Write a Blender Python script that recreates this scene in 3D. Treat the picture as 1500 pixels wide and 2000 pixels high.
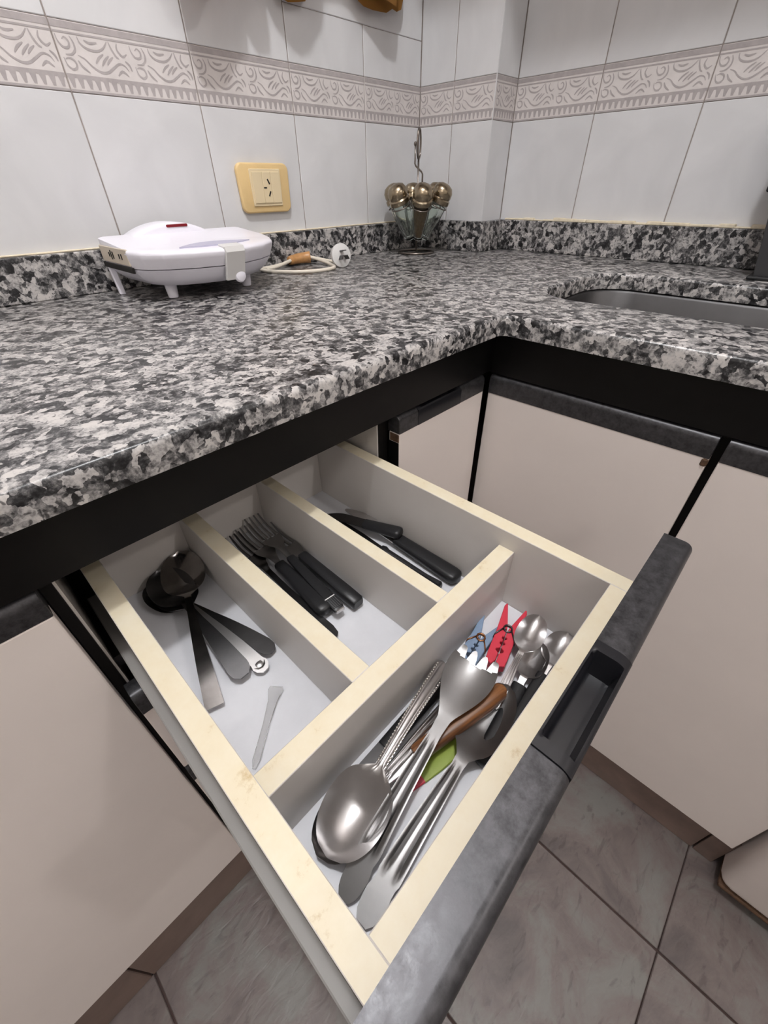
import bpy, bmesh, math, random
from mathutils import Vector, Matrix
random.seed(7)
for o in list(bpy.data.objects): bpy.data.objects.remove(o)
S = bpy.context.scene
C = S.collection
ZC = 0.88                      # worktop height above the floor; geometry below is written relative to the worktop

# ---------------------------------------------------------------- camera, world, lights, exposure
def cam_axes(yaw, pitch, roll):
    f = Vector((math.cos(yaw)*math.cos(pitch), math.sin(yaw)*math.cos(pitch), -math.sin(pitch)))
    r = Vector((math.sin(yaw), -math.cos(yaw), 0)); u = r.cross(f)
    c, s = math.cos(roll), math.sin(roll)
    return c*r+s*u, -s*r+c*u, f
cd = bpy.data.cameras.new('camera'); cam = bpy.data.objects.new('camera', cd); C.objects.link(cam)
r_, u_, f_ = cam_axes(0.771345, 0.669533, -0.0164109)
M = Matrix((r_, u_, -f_)).transposed().to_4x4(); M.translation = Vector((-1.071388, -0.897803, 0.136651+ZC))
cam.matrix_world = M
cd.sensor_fit = 'VERTICAL'; cd.sensor_height = 36; cd.lens = 806.675/2000*36; cd.clip_start = 0.01
S.camera = cam
W = bpy.data.worlds.new('world'); S.world = W; W.use_nodes = True
W.node_tree.nodes['Background'].inputs[0].default_value = (1.0, 0.93, 0.88, 1)
W.node_tree.nodes['Background'].inputs[1].default_value = 0.0
def lamp(name, loc, watts, radius, col):
    d = bpy.data.lights.new(name, 'POINT'); d.energy = watts; d.shadow_soft_size = radius; d.color = col
    o = bpy.data.objects.new(name, d); C.objects.link(o); o.location = (loc[0], loc[1], loc[2]+ZC)
L1 = (-1.0, -0.85, 1.55); L2 = (-0.45, -2.35, 1.35)
lamp('ceiling_bulb', L1, 38, 0.045, (0.98, 0.985, 1.0))
lamp('room_bulb', L2, 17, 0.05, (1.0, 0.955, 0.93))
L3 = (-2.45, -1.75, 1.35)
lamp('fill_bulb', L3, 14, 0.15, (1.0, 0.955, 0.92))  # added fill lamp, no known source, brightens the right wall and doors
S.view_settings.view_transform = 'Standard'; S.view_settings.look = 'None'
S.view_settings.gamma = 1; S.view_settings.use_curve_mapping = False
S.view_settings.exposure = 0.27

# ---------------------------------------------------------------- materials
def hexc(r, g, b):
    f = lambda v: (v/255/12.92 if v/255 <= .04045 else ((v/255+.055)/1.055)**2.4)
    return (f(r), f(g), f(b), 1)
class NT:
    def __init__(s, name):
        s.m = bpy.data.materials.new(name); s.m.use_nodes = True; s.t = s.m.node_tree
        s.b = s.t.nodes['Principled BSDF']
    def n(s, typ, **kw):
        d = s.t.nodes.new('ShaderNode'+typ)
        for k, v in kw.items():
            if k in d.inputs: d.inputs[k].default_value = v
            else: setattr(d, k, v)
        return d
    def l(s, a, ao, b, bi): s.t.links.new(a.outputs[ao], b.inputs[bi])
    def ramp(s, src, so, stops, const=False):
        r = s.n('ValToRGB'); cr = r.color_ramp
        if const: cr.interpolation = 'CONSTANT'
        while len(cr.elements) < len(stops): cr.elements.new(.5)
        for e, (p, c) in zip(cr.elements, stops): e.position = p; e.color = c
        s.l(src, so, r, 'Fac'); return r
    def bump(s, src, so, strength, dist):
        b = s.n('Bump'); b.inputs['Strength'].default_value = strength; b.inputs['Distance'].default_value = dist
        s.l(src, so, b, 'Height'); s.l(b, 'Normal', s.b, 'Normal'); return b
def mat(name, col, rough=.5, metal=0, spec=.5, var=0, vs=30, bump=0, bs=200, trans=0, ior=1.45, coat=0, emit=0):
    k = NT(name); b = k.b
    b.inputs['Base Color'].default_value = col; b.inputs['Roughness'].default_value = rough
    b.inputs['Metallic'].default_value = metal; b.inputs['Specular IOR Level'].default_value = spec
    b.inputs['Transmission Weight'].default_value = trans; b.inputs['IOR'].default_value = ior
    b.inputs['Coat Weight'].default_value = coat
    if var or bump:
        tc = k.n('TexCoord')
        if var:
            nz = k.n('TexNoise', Scale=vs, Detail=5.0, Roughness=.65); k.l(tc, 'Object', nz, 'Vector')
            lo = tuple(max(0, c*(1-var)) for c in col[:3])+(1,); hi = tuple(min(1, c*(1+var)) for c in col[:3])+(1,)
            r = k.ramp(nz, 'Fac', [(.3, lo), (.7, hi)]); k.l(r, 'Color', b, 'Base Color')
        if bump:
            nb = k.n('TexNoise', Scale=bs, Detail=3.0); k.l(tc, 'Object', nb, 'Vector'); k.bump(nb, 'Fac', bump, .002)
    return k.m
def granite():
    k = NT('granite'); tc = k.n('TexCoord')
    ws = k.n('TexNoise', Scale=70.0, Detail=3.0); k.l(tc, 'Object', ws, 'Vector')
    mx = k.n('MixRGB', blend_type='ADD'); mx.inputs[0].default_value = .02
    k.l(tc, 'Object', mx, 1); k.l(ws, 'Color', mx, 2)
    v1 = k.n('TexVoronoi', Scale=125.0, Randomness=1.0); k.l(mx, 0, v1, 'Vector')
    n2 = k.n('TexNoise', Scale=210.0, Detail=6.0, Roughness=.75); k.l(tc, 'Object', n2, 'Vector')
    n1 = k.n('TexNoise', Scale=42.0, Detail=5.0, Roughness=.6, Distortion=.8); k.l(tc, 'Object', n1, 'Vector')
    sp = k.n('SeparateColor'); k.l(v1, 'Color', sp, 0)
    a = k.n('Math', operation='MULTIPLY'); k.l(sp, 0, a, 0); a.inputs[1].default_value = .28
    b_ = k.n('Math', operation='MULTIPLY_ADD'); k.l(n2, 'Fac', b_, 0); b_.inputs[1].default_value = .60; k.l(a, 0, b_, 2)
    c_ = k.n('Math', operation='MULTIPLY_ADD'); k.l(n1, 'Fac', c_, 0); c_.inputs[1].default_value = .55; k.l(b_, 0, c_, 2)
    r = k.ramp(c_, 0, [(.53, hexc(18, 18, 20)), (.61, hexc(48, 48, 50)), (.675, hexc(90, 89, 90)), (.735, hexc(132, 130, 129)),
                       (.80, hexc(170, 167, 166)), (.90, hexc(192, 188, 185))])
    # small dark mica flecks
    v3 = k.n('TexVoronoi', Scale=170.0, Randomness=1.0); k.l(mx, 0, v3, 'Vector')
    fl = k.ramp(v3, 'Distance', [(.16, (.12, .12, .13, 1)), (.26, (1, 1, 1, 1))])
    mu = k.n('MixRGB', blend_type='MULTIPLY'); mu.inputs[0].default_value = .8; k.l(r, 'Color', mu, 1); k.l(fl, 'Color', mu, 2)
    k.l(mu, 0, k.b, 'Base Color')
    k.b.inputs['Roughness'].default_value = .3; k.b.inputs['Specular IOR Level'].default_value = .45
    return k.m
def floor_mat():
    k = NT('floor_tile_ceramic'); tc = k.n('TexCoord'); oi = k.n('ObjectInfo')
    sh = k.n('VectorMath', operation='ADD'); k.l(tc, 'Object', sh, 0)
    m3 = k.n('VectorMath', operation='SCALE'); k.l(oi, 'Location', m3, 0); m3.inputs['Scale'].default_value = 3.7; k.l(m3, 0, sh, 1)
    n1 = k.n('TexNoise', Scale=9.0, Detail=8.0, Roughness=.65, Distortion=.6); k.l(sh, 0, n1, 'Vector')
    mp = k.n('Mapping'); mp.inputs['Scale'].default_value = (28, 75, 30); mp.inputs['Rotation'].default_value = (0, 0, .5); k.l(sh, 0, mp, 0)
    n2 = k.n('TexNoise', Scale=1.0, Detail=4.0, Distortion=.8); k.l(mp, 0, n2, 'Vector')
    r = k.ramp(n1, 'Fac', [(.32, hexc(82, 74, 73)), (.48, hexc(104, 94, 91)), (.62, hexc(112, 110, 106))])
    r2 = k.ramp(n2, 'Fac', [(.3, (.62, .6, .6, 1)), (.42, (1, 1, 1, 1)), (.62, (1, 1, 1, 1)), (.75, (1.0, 1.0, 1.0, 1))])
    mx = k.n('MixRGB', blend_type='MULTIPLY'); mx.inputs[0].default_value = .85; k.l(r, 'Color', mx, 1); k.l(r2, 'Color', mx, 2)
    k.l(mx, 0, k.b, 'Base Color'); k.b.inputs['Roughness'].default_value = .42
    k.bump(n2, 'Fac', .45, .002); return k.m
def tile_mat(name, c0, c1):
    k = NT(name); tc = k.n('TexCoord'); oi = k.n('ObjectInfo')
    n1 = k.n('TexNoise', Scale=7.0, Detail=5.0, Distortion=1.0); k.l(tc, 'Object', n1, 'Vector')
    ad = k.n('Math', operation='MULTIPLY_ADD'); k.l(oi, 'Random', ad, 0); ad.inputs[1].default_value = .14; k.l(n1, 'Fac', ad, 2)
    r = k.ramp(ad, 0, [(.35, c0), (.75, c1)]); k.l(r, 'Color', k.b, 'Base Color')
    k.b.inputs['Roughness'].default_value = .3; k.b.inputs['Specular IOR Level'].default_value = .35
    n2 = k.n('TexNoise', Scale=14.0, Detail=2.0); k.l(tc, 'Object', n2, 'Vector'); k.bump(n2, 'Fac', .05, .004)
    return k.m
def cream_mat():
    k = NT('cream_edge_band'); tc = k.n('TexCoord')
    n1 = k.n('TexNoise', Scale=38.0, Detail=6.0, Roughness=.7); k.l(tc, 'Object', n1, 'Vector')
    r = k.ramp(n1, 'Fac', [(.26, hexc(186, 164, 124)), (.38, hexc(215, 204, 178)), (.7, hexc(219, 211, 190))])
    k.l(r, 'Color', k.b, 'Base Color'); k.b.inputs['Roughness'].default_value = .45; return k.m
def wood_mat():
    k = NT('handle_wood'); tc = k.n('TexCoord'); mp = k.n('Mapping'); mp.inputs['Scale'].default_value = (22, 260, 260); k.l(tc, 'Object', mp, 0)
    n1 = k.n('TexNoise', Scale=1.0, Detail=4.0, Distortion=.5); k.l(mp, 0, n1, 'Vector')
    r = k.ramp(n1, 'Fac', [(.3, hexc(70, 42, 24)), (.55, hexc(128, 82, 46)), (.75, hexc(150, 100, 58))])
    k.l(r, 'Color', k.b, 'Base Color'); k.b.inputs['Roughness'].default_value = .4; return k.m
def rail_mat():
    k = NT('dark_grey_rail'); tc = k.n('TexCoord'); n1 = k.n('TexNoise', Scale=150.0, Detail=6.0, Roughness=.75); k.l(tc, 'Object', n1, 'Vector')
    r = k.ramp(n1, 'Fac', [(.3, hexc(44, 44, 46)), (.7, hexc(82, 81, 84))]); k.l(r, 'Color', k.b, 'Base Color')
    r2 = k.ramp(n1, 'Fac', [(.3, (.28,)*3+(1,)), (.7, (.5,)*3+(1,))]); k.l(r2, 'Color', k.b, 'Roughness')
    k.b.inputs['Metallic'].default_value = .55; k.bump(n1, 'Fac', .06, .001); return k.m
def cloth_mat():
    k = NT('mustard_cloth'); k.b.inputs['Base Color'].default_value = hexc(170, 126, 66); k.b.inputs['Roughness'].default_value = .9
    tr = k.n('BsdfTranslucent'); tr.inputs[0].default_value = hexc(190, 134, 60)
    ms = k.n('MixShader'); ms.inputs[0].default_value = .12; out = k.t.nodes['Material Output']
    k.l(k.b, 0, ms, 1); k.l(tr, 0, ms, 2); k.l(ms, 0, out, 0); return k.m
m_granite = granite(); m_floor = floor_mat(); m_cream = cream_mat(); m_wood = wood_mat(); m_rail = rail_mat(); m_cloth = cloth_mat()
m_tile = tile_mat('wall_tile_glaze', hexc(206, 206, 208), hexc(220, 220, 222))
m_btile = mat('border_tile_glaze', hexc(214, 208, 206), .35, var=.06, vs=40)
m_line = mat('border_relief_grey', hexc(172, 165, 165), .5, var=.1, vs=80)
m_grout = mat('grout', hexc(150, 141, 136), .9, var=.2, vs=25)
m_fgrout = mat('floor_grout', hexc(70, 55, 52), .9, var=.3, vs=20)
m_caulk = mat('yellowed_caulk', hexc(226, 214, 190), .8, var=.12, vs=90, bump=.4, bs=150)
m_white = mat('white_laminate', hexc(226, 217, 212), .42, var=.03, vs=5, bump=.03, bs=600)
m_inner = mat('white_melamine', hexc(206, 201, 196), .38, var=.03, vs=9)
m_liner = mat('white_liner', hexc(218, 219, 224), .35, var=.03, vs=40, bump=.05, bs=60)
m_black = mat('black_laminate', hexc(13, 12, 12), .4, spec=.25, var=.15, vs=60)
m_plastic = mat('black_plastic', hexc(30, 30, 32), .38, spec=.45)
m_pull = mat('black_pull_plastic', hexc(26, 26, 30), .3, spec=.5)
m_skirt = mat('skirting_tile', hexc(118, 100, 92), .45, var=.2, vs=14)
m_paint = mat('wall_paint', hexc(212, 208, 203), .8)
m_ceil = mat('ceiling_paint', hexc(226, 224, 222), .8)
m_steel = mat('brushed_steel', hexc(196, 194, 194), .3, 1.0, var=.06, vs=60)
m_steeld = mat('dark_steel', hexc(92, 91, 92), .3, 1.0, var=.1, vs=60)  # dark base colour stands in for dark surroundings mirrored in the cutlery
m_sink = mat('sink_steel', hexc(92, 91, 92), .5, 1.0, var=.06, vs=20)
m_chrome = mat('chrome', hexc(205, 200, 194), .14, 1.0)
m_appl = mat('white_appliance_plastic', hexc(233, 231, 240), .3, spec=.5)
m_appg = mat('grey_white_plastic', hexc(214, 213, 212), .35)
m_beige = mat('beige_plastic', hexc(206, 194, 178), .5)
m_ivory = mat('yellowed_plate', hexc(226, 196, 142), .38, var=.05, vs=20)
m_ivory2 = mat('ivory_module', hexc(226, 208, 172), .38)
m_dark = mat('dark_slot', hexc(22, 18, 16), .7)
m_red = mat('red_plastic', hexc(200, 54, 72), .45)
m_blue = mat('blue_grey_plastic', hexc(122, 142, 168), .5, var=.12, vs=60)
m_green = mat('green_plastic', hexc(140, 158, 60), .45)
m_copper = mat('copper_wire', hexc(150, 104, 72), .35, 1.0)
m_glass = mat('clear_glass', (.93, .96, .93, 1), .03, trans=1.0, ior=1.35)
m_clear = mat('clear_plastic', (.97, .97, .97, 1), .08, trans=.85, ior=1.2)
m_wire = mat('dull_chrome_wire', hexc(128, 120, 114), .28, 1.0)
m_satin = mat('satin_steel', hexc(150, 149, 149), .42, 1.0, var=.05, vs=60)
m_smudge = mat('smudged_steel', hexc(140, 136, 134), .16, 1.0, var=.12, vs=90)
m_lid = mat('champagne_lid', hexc(160, 146, 124), .24, 1.0)
m_spice = mat('brown_spice', hexc(104, 84, 60), .9, var=.3, vs=200)
m_tape = mat('brown_tape', hexc(178, 132, 84), .35, var=.25, vs=60)
m_cord = mat('cream_cord', hexc(222, 214, 200), .45)
m_lens = mat('red_lens', hexc(120, 24, 34), .25)
m_brass = mat('brass', hexc(214, 168, 84), .25, 1.0)
m_rust = mat('chipped_chipboard', hexc(84, 62, 46), .9, var=.35, vs=150)
m_dgrey = mat('dark_grey_plastic', hexc(66, 66, 68), .45)
m_lamp = mat('lamp_white', hexc(230, 230, 230), .5)

# ---------------------------------------------------------------- mesh helpers
def box(x0, x1, y0, y1, z0, z1, bev=0, seg=2, bm=None):
    b = bmesh.new()
    vs = [b.verts.new((x, y, z)) for z in (min(z0, z1), max(z0, z1)) for y in (min(y0, y1), max(y0, y1)) for x in (min(x0, x1), max(x0, x1))]
    for f in ((0, 2, 3, 1), (4, 5, 7, 6), (0, 1, 5, 4), (2, 6, 7, 3), (0, 4, 6, 2), (1, 3, 7, 5)): b.faces.new([vs[i] for i in f])
    if bev: bmesh.ops.bevel(b, geom=b.edges[:], offset=bev, segments=seg, profile=.5, affect='EDGES')
    return join(bm, b)
def join(bm, b):
    if bm is None: return b
    me = bpy.data.meshes.new('tmp'); b.to_mesh(me); b.free(); bm.from_mesh(me); bpy.data.meshes.remove(me); return bm
def prism(pts, d0, d1, axis='z', bev=0, seg=2, bm=None):
    """extrude a closed 2-D outline; axis z: (x,y), axis y: (x,z), axis x: (y,z)"""
    b = bmesh.new()
    P = lambda p, d: {'z': (p[0], p[1], d), 'y': (p[0], d, p[1]), 'x': (d, p[0], p[1])}[axis]
    A = [b.verts.new(P(p, d0)) for p in pts]; B = [b.verts.new(P(p, d1)) for p in pts]; n = len(pts)
    b.faces.new(A); b.faces.new(B[::-1])
    for i in range(n): b.faces.new((A[i], B[i], B[(i+1) % n], A[(i+1) % n]))
    bmesh.ops.recalc_face_normals(b, faces=b.faces[:])
    if bev:
        es = [e for e in b.edges if len(e.link_faces) == 2 and any(len(f.verts) == n for f in e.link_faces)]
        bmesh.ops.bevel(b, geom=es, offset=bev, segments=seg, profile=.5, affect='EDGES')
    return join(bm, b)
def tube(path, r, n=10, closed=False, bm=None):
    b = bmesh.new(); P = [Vector(p) for p in path]; N = len(P); rings = []; up = None
    for i, p in enumerate(P):
        if closed: t = P[(i+1) % N]-P[i-1]
        else: t = P[min(i+1, N-1)]-P[max(i-1, 0)]
        t.normalize()
        if up is None: up = t.orthogonal().normalized()
        up = (up-t*up.dot(t)); up = up.normalized() if up.length > 1e-6 else t.orthogonal().normalized()
        s = t.cross(up); rr = r[i] if isinstance(r, (list, tuple)) else r
        rings.append([b.verts.new(p+(up*math.cos(a)+s*math.sin(a))*rr) for a in (2*math.pi*k/n for k in range(n))])
    for i in range(N if closed else N-1):
        A, B = rings[i], rings[(i+1) % N]
        for k in range(n): b.faces.new((A[k], A[(k+1) % n], B[(k+1) % n], B[k]))
    if not closed: b.faces.new(rings[0][::-1]); b.faces.new(rings[-1])
    bmesh.ops.recalc_face_normals(b, faces=b.faces[:])
    return join(bm, b)
def smooth_path(pts, k=6):
    P = [Vector(p) for p in pts]; out = []
    for i in range(len(P)-1):
        a, b, c, d = P[max(i-1, 0)], P[i], P[i+1], P[min(i+2, len(P)-1)]
        for j in range(k):
            t = j/k; out.append(.5*((2*b)+(c-a)*t+(2*a-5*b+4*c-d)*t*t+(3*b-a-3*c+d)*t**3))
    out.append(P[-1]); return out
def lathe(prof, n=24, flute=0, bm=None, cap=True):
    b = bmesh.new(); rings = []
    for r, z in prof:
        rings.append([b.verts.new((r*(1+(flute*abs(math.cos(4*a)) if flute else 0))*math.cos(a), r*(1+(flute*abs(math.cos(4*a)) if flute else 0))*math.sin(a), z)) for a in (2*math.pi*k/n for k in range(n))])
    for A, B in zip(rings, rings[1:]):
        for k in range(n): b.faces.new((A[k], A[(k+1) % n], B[(k+1) % n], B[k]))
    if cap: b.faces.new(rings[0][::-1]); b.faces.new(rings[-1])
    bmesh.ops.recalc_face_normals(b, faces=b.faces[:])
    return join(bm, b)
def ribbon(st, ns=9, relief=None, bm=None):
    """thin dished strip; station = (x, half width, edge height, dish depth, thickness)"""
    b = bmesh.new(); T = []; U = []
    for x, hw, ze, dish, th in st:
        a, c = [], []
        for j in range(ns):
            s = -1+2*j/(ns-1); z = ze-dish*(1-s*s)
            if relief: z += relief(x, s)
            e = 1 if 0 < j < ns-1 else .35
            a.append(b.verts.new((x, hw*s, z))); c.append(b.verts.new((x, hw*s*(1 if e == 1 else .985), z-th*e)))
        T.append(a); U.append(c)
    N = len(st)
    for i in range(N-1):
        for j in range(ns-1):
            b.faces.new((T[i][j], T[i+1][j], T[i+1][j+1], T[i][j+1])); b.faces.new((U[i][j], U[i][j+1], U[i+1][j+1], U[i+1][j]))
        b.faces.new((T[i][0], U[i][0], U[i+1][0], T[i+1][0])); b.faces.new((T[i][-1], T[i+1][-1], U[i+1][-1], U[i][-1]))
    for i in (0, N-1):
        for j in range(ns-1): b.faces.new((T[i][j], T[i][j+1], U[i][j+1], U[i][j]))
    bmesh.ops.recalc_face_normals(b, faces=b.faces[:])
    return join(bm, b)
def bar(st, n=14, power=2.6, bm=None):
    """solid bar along x with superelliptic section; station = (x, half width, half height, centre z[, centre y])"""
    b = bmesh.new(); R = []
    for s in st:
        x, hw, hh, zc = s[:4]; yc = s[4] if len(s) > 4 else 0; ring = []
        for k in range(n):
            a = 2*math.pi*k/n; c, d = math.cos(a), math.sin(a)
            ring.append(b.verts.new((x, yc+hw*math.copysign(abs(c)**(2/power), c), zc+hh*math.copysign(abs(d)**(2/power), d))))
        R.append(ring)
    for A, B in zip(R, R[1:]):
        for k in range(n): b.faces.new((A[k], A[(k+1) % n], B[(k+1) % n], B[k]))
    b.faces.new(R[0]); b.faces.new(R[-1]); bmesh.ops.recalc_face_normals(b, faces=b.faces[:])
    return join(bm, b)
def wpos(p):
    v = Vector((0, 0, 0))
    while p: v += p.location; p = p.parent
    return v
def mesh(name, bm, mats, smooth=False, angle=35):
    me = bpy.data.meshes.new(name); bm.to_mesh(me); bm.free()
    for m in (mats if isinstance(mats, (list, tuple)) else [mats]): me.materials.append(m)
    if smooth:
        me.polygons.foreach_set('use_smooth', [True]*len(me.polygons))
        if angle: me.set_sharp_from_angle(angle=math.radians(angle))
    return me
def put(name, bm, mats, parent=None, local=False, smooth=False, angle=35, origin=None):
    """bm in worktop coordinates unless local"""
    off = Vector(origin) if origin else Vector((0, 0, 0))
    if parent and not local: 
        if not origin: off = wpos(parent)
    if not local: bmesh.ops.translate(bm, verts=bm.verts[:], vec=-off)
    o = bpy.data.objects.new(name, mesh(name, bm, mats, smooth, angle)); C.objects.link(o)
    if parent: o.parent = parent
    if origin and not local: o.location = off-(wpos(parent) if parent else Vector((0, 0, 0)))
    return o
def tag(o, label=None, cat=None, group=None, kind=None):
    if label: o['label'] = label
    if cat: o['category'] = cat
    if group: o['group'] = group
    if kind: o['kind'] = kind
    return o
def thing(name, label, cat, loc, group=None):
    o = bpy.data.objects.new(name, None); o.empty_display_size = .02; C.objects.link(o); o.location = loc
    return tag(o, label, cat, group)
def aim(o, A, B, roll=0):
    """origin at A (handle end), local x towards B, z up"""
    A, B = Vector(A), Vector(B); x = (B-A).normalized(); y = Vector((0, 0, 1)).cross(x).normalized(); z = x.cross(y)
    m = Matrix((x, y, z)).transposed() @ Matrix.Rotation(roll, 3, 'X'); o.rotation_euler = m.to_euler(); o.location = A
    return (B-A).length

# ---------------------------------------------------------------- the room shell
XL, YB, ZT = -2.9, -3.1, 1.74
H = -0.88
tag(put('floor', box(XL, .25, YB, .1, H-.06, H-.004), m_fgrout), kind='structure')
floor = bpy.data.objects['floor']
tag(put('ceiling', box(XL, .25, YB, .1, ZT, ZT+.05), m_ceil), kind='structure')
tag(put('wall_back', box(XL, .25, YB-.06, YB, H, ZT), m_paint), kind='structure')
tag(put('wall_side', box(XL-.06, XL, YB, .1, H, ZT), m_paint), kind='structure')
wl = tag(put('wall_left', box(XL, .2, .0014, .1, H, ZT), m_grout), kind='structure')
wr = tag(put('wall_right', box(.0887, .25, YB, 0, H, ZT), m_grout), kind='structure')
wc = tag(put('wall_corner', box(.0014, .0887, -.2074, .0014, H, ZT), m_grout), kind='structure')

def tile_mesh(w, h, t, g=.0010, gz=.0005, bev=.0009):
    return mesh('tile', box(-w/2+g, w/2-g, -h/2+gz, h/2-gz, 0, t, bev, 1), m_tile)
TC = {}
def wall_tile(parent, a0, a1, z0, z1, where, name='tile'):
    """where: 'L' faces -y at y=0 (a = x), 'C'/'R' face -x (a = y), 'S' faces -y on the pilaster side"""
    w, h = abs(a1-a0), z1-z0; key = (name, round(w, 3), round(h, 3))
    if key not in TC: TC[key] = border_mesh(w, h) if name == 'border_tile' else tile_mesh(w, h, .004)
    o = bpy.data.objects.new(name, TC[key]); C.objects.link(o); o.parent = parent
    ac, zc = (a0+a1)/2, (z0+z1)/2
    if where == 'L': o.location = (ac, .004, zc); o.rotation_euler = (math.pi/2, 0, 0)
    elif where == 'S': o.location = (ac, -.2048, zc); o.rotation_euler = (math.pi/2, 0, 0)
    else: o.location = (.004 if where == 'C' else .0913, ac, zc); o.rotation_euler = Matrix(((0, 0, -1), (-1, 0, 0), (0, 1, 0))).to_euler()
STROKES = [  # acanthus scroll motif, one repeat in a unit square
    [(.02, .98), (.03, .8), (.08, .66), (.15, .68), (.17, .82), (.13, .92), (.09, .86)],
    [(.2, .97), (.23, .8), (.22, .62), (.16, .5), (.08, .48)],
    [(.3, .99), (.32, .82), (.4, .7), (.52, .68), (.62, .78), (.7, .98)],
    [(.24, .5), (.32, .42), (.4, .24), (.5, .12), (.6, .14), (.7, .28), (.8, .42), (.88, .38), (.92, .24)],
    [(.72, .99), (.74, .8), (.78, .62), (.82, .56)], [(.84, .98), (.82, .8), (.88, .64), (.95, .72)],
    [(.46, .34), (.52, .5), (.6, .62)], [(.54, .3), (.59, .44), (.67, .6)], [(.62, .34), (.66, .46), (.73, .58)],
    [(.04, .4), (.06, .2), (.12, .1), (.18, .18), (.17, .34), (.11, .4), (.06, .36)],
    [(.22, .36), (.26, .2), (.34, .06)], [(.9, .52), (.95, .42), (.97, .26)], [(.38, .92), (.45, .86), (.55, .9)], [(.74, .08), (.82, .22), (.9, .1)]]
def border_mesh(w, h):
    g = .0010; b = box(-w/2+g, w/2-g, -h/2+.0004, h/2-.0004, 0, .004, .0006, 1)
    X = lambda u: -w/2+g+u*(w-2*g); Y = lambda v: -h/2+g+v*(h-2*g); z = .0043
    def quad(*p): b.faces.new([b.verts.new((X(u), Y(v), z)) for u, v in p]).material_index = 1
    quad((0, .9), (1, .9), (1, 1), (0, 1)); quad((0, .83), (1, .83), (1, .86), (0, .86))
    quad((0, .2), (1, .2), (1, .26), (0, .26)); quad((0, .0), (1, .0), (1, .03), (0, .03))
    reps = 2 if w > .15 else 1; nd = max(5, round(w/.0115))
    for i in range(nd):
        u = (i+.1)/nd; d = 1/nd
        quad((u, .2), (u+.2*d, .055), (u+.5*d, .055), (u+.68*d, .2))
    for q in range(reps):
        for st in STROKES:
            P = smooth_path([((q+u)/reps, .27+v*.55, 0) for u, v in st], 4); P = [(X(p.x), Y(p.y)) for p in P]; N = len(P); L, R = [], []
            for i, (px, py) in enumerate(P):
                tx, ty = P[min(i+1, N-1)][0]-P[max(i-1, 0)][0], P[min(i+1, N-1)][1]-P[max(i-1, 0)][1]; l = math.hypot(tx, ty) or 1
                wd = .00095*(.4+math.sin(math.pi*(i+.5)/N)); nx, ny = -ty/l*wd, tx/l*wd
                L.append(b.verts.new((px+nx, py+ny, z))); R.append(b.verts.new((px-nx, py-ny, z)))
            for i in range(N-1): b.faces.new((L[i], R[i], R[i+1], L[i+1])).material_index = 1
    me = mesh('border_tile', b, [m_btile, m_line])
    return me
TW, XO, ZB, ZTP = .1956, -.1867, .2468, .3173
ROWS = [(ZB-.2, ZB), (ZTP, ZTP+.2), (ZTP+.2, ZTP+.4)]
edges = [0]+[XO-k*TW for k in range(9)]
for i, (a1, a0) in enumerate(zip(edges, edges[1:])):
    for j, (z0, z1) in enumerate(ROWS):
        if i < 2 and j == 1: wall_tile(wl, a0, a1, z0, .3905, 'L')
        elif i == 2 and j == 1: wall_tile(wl, a0, a1, z0, z1, 'L')
        else: wall_tile(wl, a0, a1, z0, z1, 'L')
    wall_tile(wl, a0, a1, ZB, ZTP, 'L', 'border_tile')
wall_tile(wl, edges[2], 0, .3905, ZTP+.2, 'L')
for y1, y0 in ((0, -.0987), (-.0987, -.2088)):
    for z0, z1 in ROWS: wall_tile(wc, y0, y1, z0, z1, 'C')
    wall_tile(wc, y0, y1, ZB, ZTP, 'C', 'border_tile')
for z0, z1 in ROWS: wall_tile(wc, .001, .0873, z0, z1, 'S')
wall_tile(wc, .001, .0873, ZB, ZTP, 'S', 'border_tile')
ye = [-.2088]+[-.3977-k*.1979 for k in range(7)]
for y1, y0 in zip(ye, ye[1:]):
    for z0, z1 in ROWS: wall_tile(wr, y0, y1, z0, z1, 'R')
    wall_tile(wr, y0, y1, ZB, ZTP, 'R', 'border_tile')
tag(put('trim_1', prism([(-.0003, -.2091), (.0012, -.2091), (.0012, -.2076), (-.0003, -.2076)], .0636, .72), m_tile), 'pale grouted edge strip down the tiled pilaster corner', kind='structure')
# floor tiles, 30 cm
ftm = mesh('floor_tile', box(-.1475, .1475, -.1475, .1475, -.004, .0, .0012, 1), m_floor)
for i in range(-5, 3):
    for j in range(-4, 5):
        x, y = -.849+i*.2985, -1.0137+j*.2966
        if x > -.55 and y > -.6: continue
        o = bpy.data.objects.new('tile', ftm); C.objects.link(o); o.parent = floor; o.location = (x, y, H)

# ---------------------------------------------------------------- granite worktop
def rounded(pts, rad, seg=6):
    out = []; n = len(pts)
    for i, p in enumerate(pts):
        r = rad[i] if isinstance(rad, (list, tuple)) else rad
        p = Vector(p); a = Vector(pts[i-1]); b = Vector(pts[(i+1) % n])
        if r <= 0: out.append((p.x, p.y)); continue
        u = (a-p).normalized(); v = (b-p).normalized(); ang = u.angle(v); d = r/math.tan(ang/2)
        s, e = p+u*d, p+v*d; c = p+(u+v).normalized()*(r/math.sin(ang/2))
        a0 = math.atan2(s.y-c.y, s.x-c.x); a1 = math.atan2(e.y-c.y, e.x-c.x); da = (a1-a0+math.pi) % (2*math.pi)-math.pi
        for k in range(seg+1): t = a0+da*k/seg; out.append((c.x+r*math.cos(t), c.y+r*math.sin(t)))
    return out
FY, FX, TH = -.603, -.533, -.026
outline = rounded([(-1.9, 0), (-1.9, FY), (FX, FY), (FX, -2.0), (.0873, -2.0), (.0873, -.2088), (0, -.2088), (0, 0)], [0, 0, .012, 0, 0, 0, 0, 0])
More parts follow.
